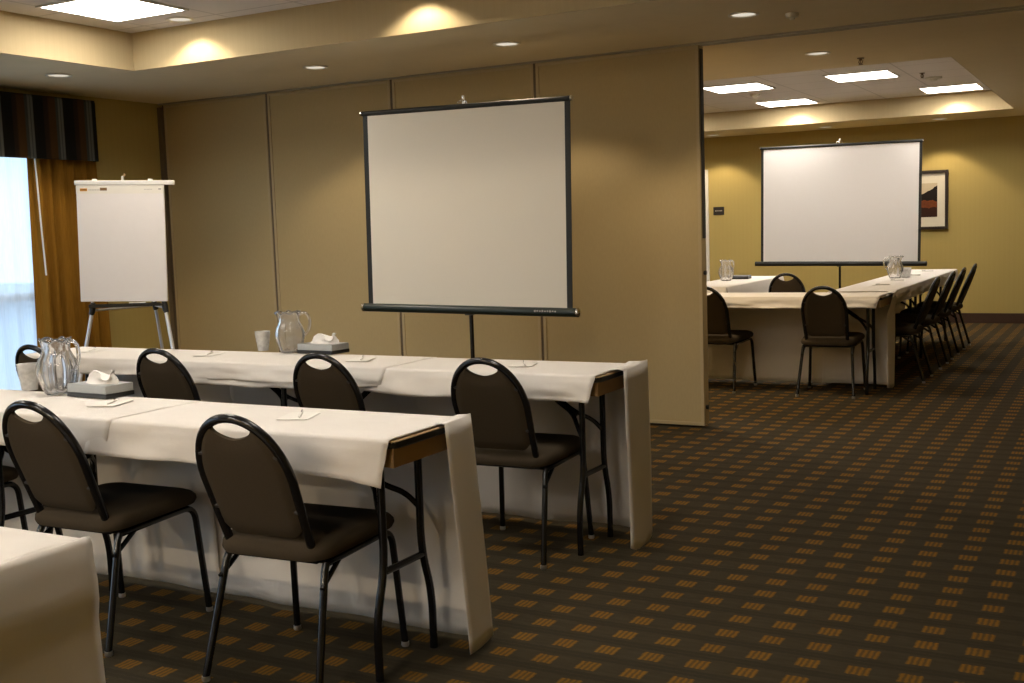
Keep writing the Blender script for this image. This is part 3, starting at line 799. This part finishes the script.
# ------------------------------------------------------------------ projection screens on tripods
def screen(x, y, rz, tilt, W, z0, z1, bar, fab, label, case, b=.036):
    e = empty('projection_screen', (x, y, 0), rz, label, 'projection screen')
    rt = Matrix.Rotation(tilt, 3, 'Y'); zc = (z0 + z1) / 2
    R = lambda p: rt @ (Vector(p) - Vector((0, 0, zc))) + Vector((0, 0, zc))
    MB().box((0, 0, zc), (W - 2 * b, .003, z1 - z0)).build('screen_surface', fab, e)
    for s in (-1, 1): MB().box((s * (W / 2 - b / 2), 0, zc), (b, .0034, z1 - z0)).build('screen_border', M['screen_black'], e)
    m = MB().tube([(-W / 2 - .005, 0, z1 + .004), (W / 2 + .005, 0, z1 + .006)], .016, 12); m.build('top_slat', M['screen_black'], e, smooth=True)
    for s in (-1, 1): MB().cyl((s * (W / 2 + .003), 0, z1 + .006), (s * (W / 2 + .014), 0, z1 + .006), .017, 10).build('slat_cap', M['chrome'], e, smooth=True)
    c = MB().tube([(-bar / 2, 0, z0 - .02), (bar / 2, 0, z0 - .02)], .027, 16).build('screen_case', case, e, smooth=True)
    m = MB()
    for s in (-1, 1): m.tube([(s * (bar / 2 - .002), 0, z0 - .02), (s * (bar / 2 + .012), 0, z0 - .02), (s * (bar / 2 + .018), 0, z0 - .02)], [.028, .028, .016], 16)
    m.build('case_end_cap', M['chrome'] if case is M['screen_case'] else case, c, smooth=True)
    m = MB()
    if case is M['screen_case']:
        for k in range(9): m.box((bar / 2 - .27 + .017 * k, -.0268, z0 - .014 + (k % 2) * .001), (.011, .002, .008 if k % 3 else .011))
        m.build('case_lettering', M['sign_text'], c)
    # hanger hook, extension rod, pole and tripod
    m = MB(); m.tube([(-.035, .012, z1 + .010), (-.03, .012, z1 + .035), (.0, .014, z1 + .048), (.03, .012, z1 + .035), (.035, .012, z1 + .010)], .004, 8)
    m.tube([(0, .03, z1 + .07), (.014, .018, z1 + .065), (.016, .008, z1 + .045), (.004, .004, z1 + .036)], .004, 8); m.build('hanger_hook', M['chrome'], e, smooth=True)
    MB().cyl((0, .045, z0 - .12), (0, .045, z1 + .075), .009, 10).build('extension_rod', M['alu'], e, smooth=True)
    MB().cyl((0, .045, .10), (0, .045, z0 + .02), .0135, 14).build('pole', M['black_frame'], e, smooth=True)
    m = MB(); m.box((0, .03, z0 - .03), (.05, .05, .05)); m.cyl((0, .045, .40), (0, .045, .48), .024, 14); m.build('pole_bracket', M['black_plastic'], e, bevel=.003)
    for k in range(3):
        a = PI / 2 + k * 2 * PI / 3 + PI
        d = Vector((math.cos(a), math.sin(a), 0)); p0 = Vector((0, .045, .43)) + d * .02; p1 = Vector((0, .045, .012)) + d * .46
        l = MB().tube([p0, p0 * .15 + p1 * .85, p1], .010, 10).build('leg', M['black_frame'], e, smooth=True)
        MB().lathe([(.001, 0), (.014, 0), (.014, .02), (.001, .026)], 10, (p1.x, p1.y, 0)).build('foot_tip', M['black_plastic'], l, smooth=True)
    if tilt:
        for o in kids(e):
            if o.name.split('.')[0] in ('screen_surface', 'screen_border', 'top_slat', 'slat_cap', 'screen_case', 'hanger_hook'):
                o.matrix_local = Matrix.Translation((0, 0, zc)) @ rt.to_4x4() @ Matrix.Translation((0, 0, -zc))
    return e
screen(-3.624, 6.00, 0, math.radians(1.0), 1.474, .850, 2.069, 1.536, M['screen_fabric'], 'large near tripod projection screen before the beige folding wall', M['screen_case'])
screen(-2.981, 13.25, 0, math.radians(.8), 1.81, .816, 2.146, 1.918, M['screen_fabric_far'], 'far tripod projection screen before the yellow wall, beyond the U of tables', M['screen_black'], b=.030)

# ------------------------------------------------------------------ flip chart on its easel
YAW = PMYAW = 0.504684874
def flipchart():
    fx, fy = -5.915, 5.40; lean = .030                 # the pad hangs a touch askew
    e = empty('flip_chart_easel', (fx, fy, 0), YAW, 'aluminium flip chart easel standing before the gold drape', 'easel')
    zb, zt = .925, 1.70
    m = MB(); m.rbox((.0, .012, (zb + zt) / 2), (.54, .008, zt - zb - .05), .003, 2); m.build('back_board', M['clamp_white'], e)
    # paper pad hangs from the clamp: its own thing
    p = empty('paper_pad', (fx, fy, 0), YAW, 'large white paper pad clipped to the flip chart easel', 'paper pad')
    tk = MB().box((0, -.006, (zb + zt) / 2), (.580, .022, zt - zb)).build('pad_sheets', M['paper'], p, bevel=.002)
    MB().box((0, -.0175, zt - .03), (.580, .002, .055)).build('pad_header', M['pad_head'], p)
    MB().box((-.240, -.019, zt - .032), (.048, .0015, .018)).build('orange_mark', M['orange_tag'], p)
    m = MB()
    for k in range(5): m.box((-.256 + .008 * k, -.0202, zt - .032 + (k % 2) * .001), (.005, .001, .009))
    m.build('mark_lettering', M['brown_tag'], p)
    MB().box((-.108, -.019, zt - .028), (.046, .0015, .019)).build('brown_mark', M['brown_tag'], p)
    m = MB()
    for k in range(7): m.box((-.204 + .011 * k, -.019, zt - .033), (.008, .0012, .005))
    for k in range(6): m.box((.165 + .009 * k, -.019, zt - .030), (.006, .0012, .004))
    m.box((.265, -.019, zt - .028), (.018, .0012, .010)); m.build('header_print', M['grey_ink'], p)
    cl = MB().rbox((.030, -.006, zt + .014), (.660, .034, .030), .006, 3).build('clamp_bar', M['clamp_white'], e, smooth=True)
    for x in (-.17, .20): MB().rbox((x, -.002, zt + .034), (.03, .02, .012), .004, 2).build('clamp_knob', M['clamp_white'], cl)
    MB().rbox((.02, -.012, zt + .038), (.016, .02, .04), .004, 2).build('clamp_knob', M['clamp_white'], cl)
    MB().cyl((.03, -.002, zt + .055), (.03, -.002, zt + .075), .008, 10).build('clamp_screw', M['brown_tag'], cl, smooth=True)
    # tray
    m = MB(); m.box((.0, -.04, zb - .028), (.48, .075, .012)); m.box((0, -.078, zb - .02), (.48, .006, .02)); m.build('pen_tray', M['black_plastic'], e, bevel=.003)
    jz = zb - .055
    for s in (-1, 1):
        jx = s * .245
        l = MB().tube([(s * .19, .03, zt), (jx, .0, jz)], .011, 10).build('upper_leg', M['alu'], e, smooth=True)
        l = MB().tube([(jx, .0, jz), (s * .40, -.16, .012)], .0125, 10).build('leg', M['alu'], e, smooth=True)
        MB().lathe([(.001, 0), (.016, 0), (.015, .03), (.001, .03)], 10, (s * .40, -.16, 0)).build('foot_tip', M['black_plastic'], l, smooth=True)
        MB().tube([(s * .238, .004, jz + .05), (s * .243, .0, jz + .015), (s * .246, -.002, jz - .008), (s * .255, -.008, jz - .03)], [.017, .021, .020, .015], 10).build('leg_joint', M['black_plastic'], e, smooth=True)
        MB().tube([(jx, .0, jz), (.10, .23, jz + .01)], .0075, 8).build('strut', M['alu'], e, smooth=True)
    MB().tube([(.03, .04, zt), (.105, .235, jz + .01), (.15, .36, .012)], .0115, 10).build('rear_leg', M['alu'], e, smooth=True)
    MB().tube([(.10, .225, jz + .035), (.107, .24, jz - .02)], .018, 10).build('leg_joint', M['black_plastic'], e, smooth=True)
    for q in [p] + [k for k in kids(e) if k.name.split('.')[0] in ('back_board', 'clamp_bar')]:
        q.rotation_euler = (0, lean, YAW if q is p else 0)
        off = Vector((-zt * math.sin(lean), 0, 0))
        q.location = q.location + (Matrix.Rotation(YAW, 3, 'Z') @ off if q is p else off)
    o = MB().tube([(.02, -.045, zb - .014), (.13, -.045, zb - .014)], .008, 10).build('marker_pen', M['pad_head'], None, smooth=True)
    o.location = (fx, fy, 0); o.rotation_euler = (0, 0, YAW); tag(o, 'pale marker pen lying on the flip chart tray', 'marker')
flipchart()

# ------------------------------------------------------------------ things on the tables
ZT = TH + .0085
def pitcher(x, y, z, rz, sc, label):
    e = empty('glass_pitcher', (x, y, z), rz, label, 'pitcher', 'glass water pitchers'); e.scale = (sc, sc, sc)
    prof = [(.048, 0), (.052, .004), (.056, .014), (.068, .045), (.076, .078), (.076, .104), (.068, .130), (.057, .150), (.0515, .165), (.052, .183), (.056, .200), (.059, .210)]
    n = 80; out = []; inn = []
    for i, (r, zz) in enumerate(prof):
        f = max(0, (i - 7) / 4); ro = []; ri = []
        for k in range(n):
            a = 2 * PI * k / n
            w = 1 + f * .05 * math.sin(7 * a) + (.034 * math.cos(10 * a) if 1 < i < 8 else 0); zz2 = zz + f * .006 * math.sin(7 * a + 1)
            sp = f * .022 * math.exp(-((((a - PI + PI) % (2 * PI)) - PI) / .35) ** 2)
            ro.append(Vector(((r * w + sp) * math.cos(a), (r * w + sp) * math.sin(a), zz2)))
            q = r * (1 + f * .05 * math.sin(7 * a)) + sp - .0055; ri.append(Vector((q * math.cos(a), q * math.sin(a), max(zz2, .006))))
        out.append(ro); inn.append(ri)
    m = MB(); rings = [[v * 1 for v in out[0]]]
    rings = out + list(reversed(inn)); m.loft(rings, True)
    m.build('pitcher_body', M['glass'], e, smooth=True, auto=False)
    h = [(.054, 0, .194), (.078, 0, .208), (.102, 0, .190), (.108, 0, .150), (.098, 0, .112), (.082, 0, .092), (.074, 0, .088)]
    MB().tube(fillet(h, .025, 4), .0085, 10, flat=.8).build('pitcher_handle', M['glass'], e, smooth=True, auto=False)
    return e
pitcher(-3.615, 2.93, ZT + .003, math.radians(8), 1.0, 'large ruffled glass pitcher in the front row, between plastic cup and tissue box')
pitcher(-3.665, 4.36, ZT + .003, math.radians(25), .95, 'ruffled glass pitcher before the folding wall, beside the plastic cup')
pitcher(-1.93, 10.85, ZT + .0035, math.radians(200), .95, 'glass pitcher on the arm of the far U, below the far screen')
pitcher(-3.50, 10.72, ZT, math.radians(60), .95, 'glass pitcher in the far room beside the flat blue-grey box')
def cup(x, y, z, label, h=.088, r0=.030, r1=.042, stack=1):
    e = empty('plastic_cup', (x, y, z), random.random(), label, 'cup', 'frosted plastic cups')
    pr = [(.001, .002), (r0 - .002, .002), (r0, 0), (r1, h), (r1 + .002, h + .002), (r1 - .001, h + .001), (r0 - .001, .005), (.001, .005)]
    MB().lathe(pr, 28).build('cup_body', M['frosted'], e, smooth=True)
    MB().lathe([(r1 - .004, h * .55), (r1 + .0005, h + .012), (r1 + .002, h + .014), (r1 - .002, h + .012), (r1 - .006, h * .55)], 28).build('inner_cup', M['frosted'], e, smooth=True)
cup(-3.835, 2.97, ZT + .003, 'frosted white plastic cup beside the large near pitcher', .090)
cup(-3.865, 4.385, ZT + .003, 'frosted white plastic cup beside the pitcher before the folding wall', .084, .026, .038)
cup(-1.865, 11.0, ZT + .0035, 'white cup beside the pitcher on the far U arm', .075, .040, .052)
def tissue_box(x, y, z, rz, label, mat='silver_card', tissue=True, size=(.225, .125, .046), name='tissue_box', cat='tissue box'):
    e = empty(name, (x, y, z), rz, label, cat)
    a, b, h = size
    MB().box((0, 0, .008), (a + .002, b + .002, .016)).build('box_base', M['black_plastic'], e)
    bx = MB().box((0, 0, .016 + (h - .016) / 2), (a, b, h - .016)).build('box_body', M[mat], e, bevel=.002)
    if tissue:
        m = MB(); rings = []
        for k in range(9):
            t = k / 8; ring = []
            for j in range(28):
                th = 2 * PI * j / 28
                rr = (1 - .45 * t) * (1 + .22 * math.sin(3 * th + 5 * t) + .12 * math.sin(7 * th + 2 * t))
                ring.append(Vector((.078 * rr * math.cos(th) + .045 * t * t, .028 * rr * math.sin(th) + .008 * math.sin(4 * t), h - .002 + (.042 * t ** .8 + .016 * math.sin(2 * th + 1) * t + .008 * math.sin(th) * t) * (1 if t < .95 else .9))))
            rings.append(ring)
        m.loft(rings); m.build('tissue', M['tissue'], e, smooth=True)
        m = MB(); m.loft([[Vector((.075 * math.cos(2 * PI * k / 24), .03 * math.sin(2 * PI * k / 24), h + z2)) for k in range(24)] for z2 in (-.002, .0006)]); m.build('box_opening', M['tissue'], e)
    return e
tissue_box(-3.405, 2.945, ZT + .003, math.radians(-4), 'silver tissue box with dark base in the front row beside the large pitcher')
tissue_box(-3.475, 4.375, ZT + .003, math.radians(-4), 'pale grey tissue box before the folding wall beside the pitcher')
tissue_box(-3.46, 11.05, ZT, math.radians(5), 'flat blue-grey box beside the glass pitcher in the far room', 'blue_card', False, (.19, .15, .034), 'storage_box', 'box')
def pad(x, y, rz, label, plabel, z=ZT, wide=.105, lng=.14):
    e = MB().rbox((0, 0, .0010), (wide, lng, .0018), .002, 2).build('notepad', M['notepaper'], None)
    e.location = (x, y, z); e.rotation_euler = (0, 0, rz); tag(e, label, 'notepad', 'notepads laid out on the tables')
    p = empty('ballpoint_pen', (x, y + .01, z + .0019 + .0040), rz + .25, plabel, 'pen', 'pens laid on the notepads')
    MB().tube([(0, -.062, 0), (0, -.055, 0), (0, .05, 0), (0, .055, 0)], [.0015, .0038, .0038, .003], 10).build('pen_barrel', M['notepaper'], p, smooth=True)
    MB().box((0, .035, .0055), (.0025, .036, .0018)).build('pen_clip', M['pen_black'], p)
pad(-2.335, 2.80, .35, 'white notepad on the front table near its aisle end', 'dark pen on the notepad at the aisle end of the front table')
pad(-3.19, 2.80, .3, 'white notepad in front of the silver tissue box', 'dark pen on the notepad in front of the silver tissue box', ZT + .003)
pad(-2.26, 4.18, .3, 'white notepad before the folding wall at the aisle end', 'dark pen on the notepad at the aisle end before the folding wall')
pad(-3.09, 4.16, .3, 'white notepad by the pale grey tissue box', 'dark pen on the notepad by the pale grey tissue box', ZT + .003)
pad(-4.03, 4.17, .3, 'white notepad below the flip chart, behind a chair back', 'dark pen on the notepad below the flip chart', ZT + .003)
pad(-4.87, 4.17, .3, 'white notepad behind the large near pitcher', 'dark pen on the notepad behind the large near pitcher', ZT + .003)
ords = ['first', 'second', 'third', 'fourth']
for k, y in enumerate((9.75, 10.42, 11.3, 12.1)):
    pad(-1.84, y, PI / 2, 'white notepad at the %s chair along the far U arm' % ords[k], 'dark pen at the %s chair along the far U arm' % ords[k], ZT + .0035)

# ------------------------------------------------------------------ far wall: sign and picture
e = empty('room_sign', (-4.87, YB, 1.467), 0, 'small dark room sign on the far wall beside the door', 'sign')
MB().box((0, -.006, 0), (.148, .012, .108)).build('sign_plate', M['plate_dark'], e, bevel=.003)
m = MB()
for k, wd in enumerate((.012, .010, .012, .009, .012, .011)): m.box((-.042 + .017 * k, -.0128, .002), (wd, .0015, .014))
m.build('sign_lettering', M['sign_text'], e)
e = empty('framed_picture', (-2.33, YB, 1.50), 0, 'dark framed landscape print on the far wall, partly hidden by the far screen', 'picture')
W, Hh, fw = .69, .715, .035
m = MB()
for s in (-1, 1): m.box((s * (W / 2 - fw / 2), -.02, 0), (fw, .032, Hh)); m.box((0, -.02, s * (Hh / 2 - fw / 2)), (W - 2 * fw, .032, fw))
m.build('picture_frame', M['frame_dark'], e, bevel=.003)
MB().box((0, -.008, 0), (W - 2 * fw, .010, Hh - 2 * fw)).build('picture_mat', M['mat_white'], e)
MB().box((0, -.014, 0), (.44, .003, .41)).build('picture_print', M['art'], e)

# ------------------------------------------------------------------ daylight and camera
for y0, y1, z0, z1 in ((WY0, WY1, WZ0, WZ1), (VY0, VY1, .12, WZ1)):
    l = D.lights.new('window_portal', 'AREA'); l.shape = 'RECTANGLE'; l.size = y1 - y0; l.size_y = z1 - z0; l.cycles.is_portal = True
    o = D.objects.new('window_portal', l); COL.objects.link(o); o.location = (XL - .16, (y0 + y1) / 2, (z0 + z1) / 2)
    o.rotation_euler = Vector((1, 0, 0)).to_track_quat('-Z', 'Z').to_euler()
wd = D.worlds.new('overcast_sky'); scn.world = wd; wd.use_nodes = True
bg = wd.node_tree.nodes['Background']; bg.inputs[0].default_value = (.62, .80, 1.0, 1); bg.inputs[1].default_value = 3.2

f, pitch, roll, yaw = 1129.72415, .0991666050, -.0337983092, YAW
cy, sy, cp, sp_ = math.cos(yaw), math.sin(yaw), math.cos(pitch), math.sin(pitch)
fw_ = Vector((-sy * cp, cy * cp, -sp_)); rt = Vector((cy, sy, 0)); up = rt.cross(fw_)
c, s = math.cos(roll), math.sin(roll)
r2, u2 = rt * c + up * s, rt * -s + up * c
cam = D.cameras.new('camera'); co = D.objects.new('camera', cam); COL.objects.link(co)
mt = Matrix((r2, u2, -fw_)).transposed().to_4x4(); mt.translation = Vector((0, 0, 1.32)); co.matrix_world = mt
cam.sensor_width = 36; cam.sensor_fit = 'HORIZONTAL'; cam.lens = f * 36 / 1024; cam.clip_start = .05; cam.clip_end = 200
scn.camera = co
vs = scn.view_settings
vs.view_transform = 'Standard'; vs.look = 'None'; vs.gamma = 1; vs.use_curve_mapping = False; vs.exposure = 0
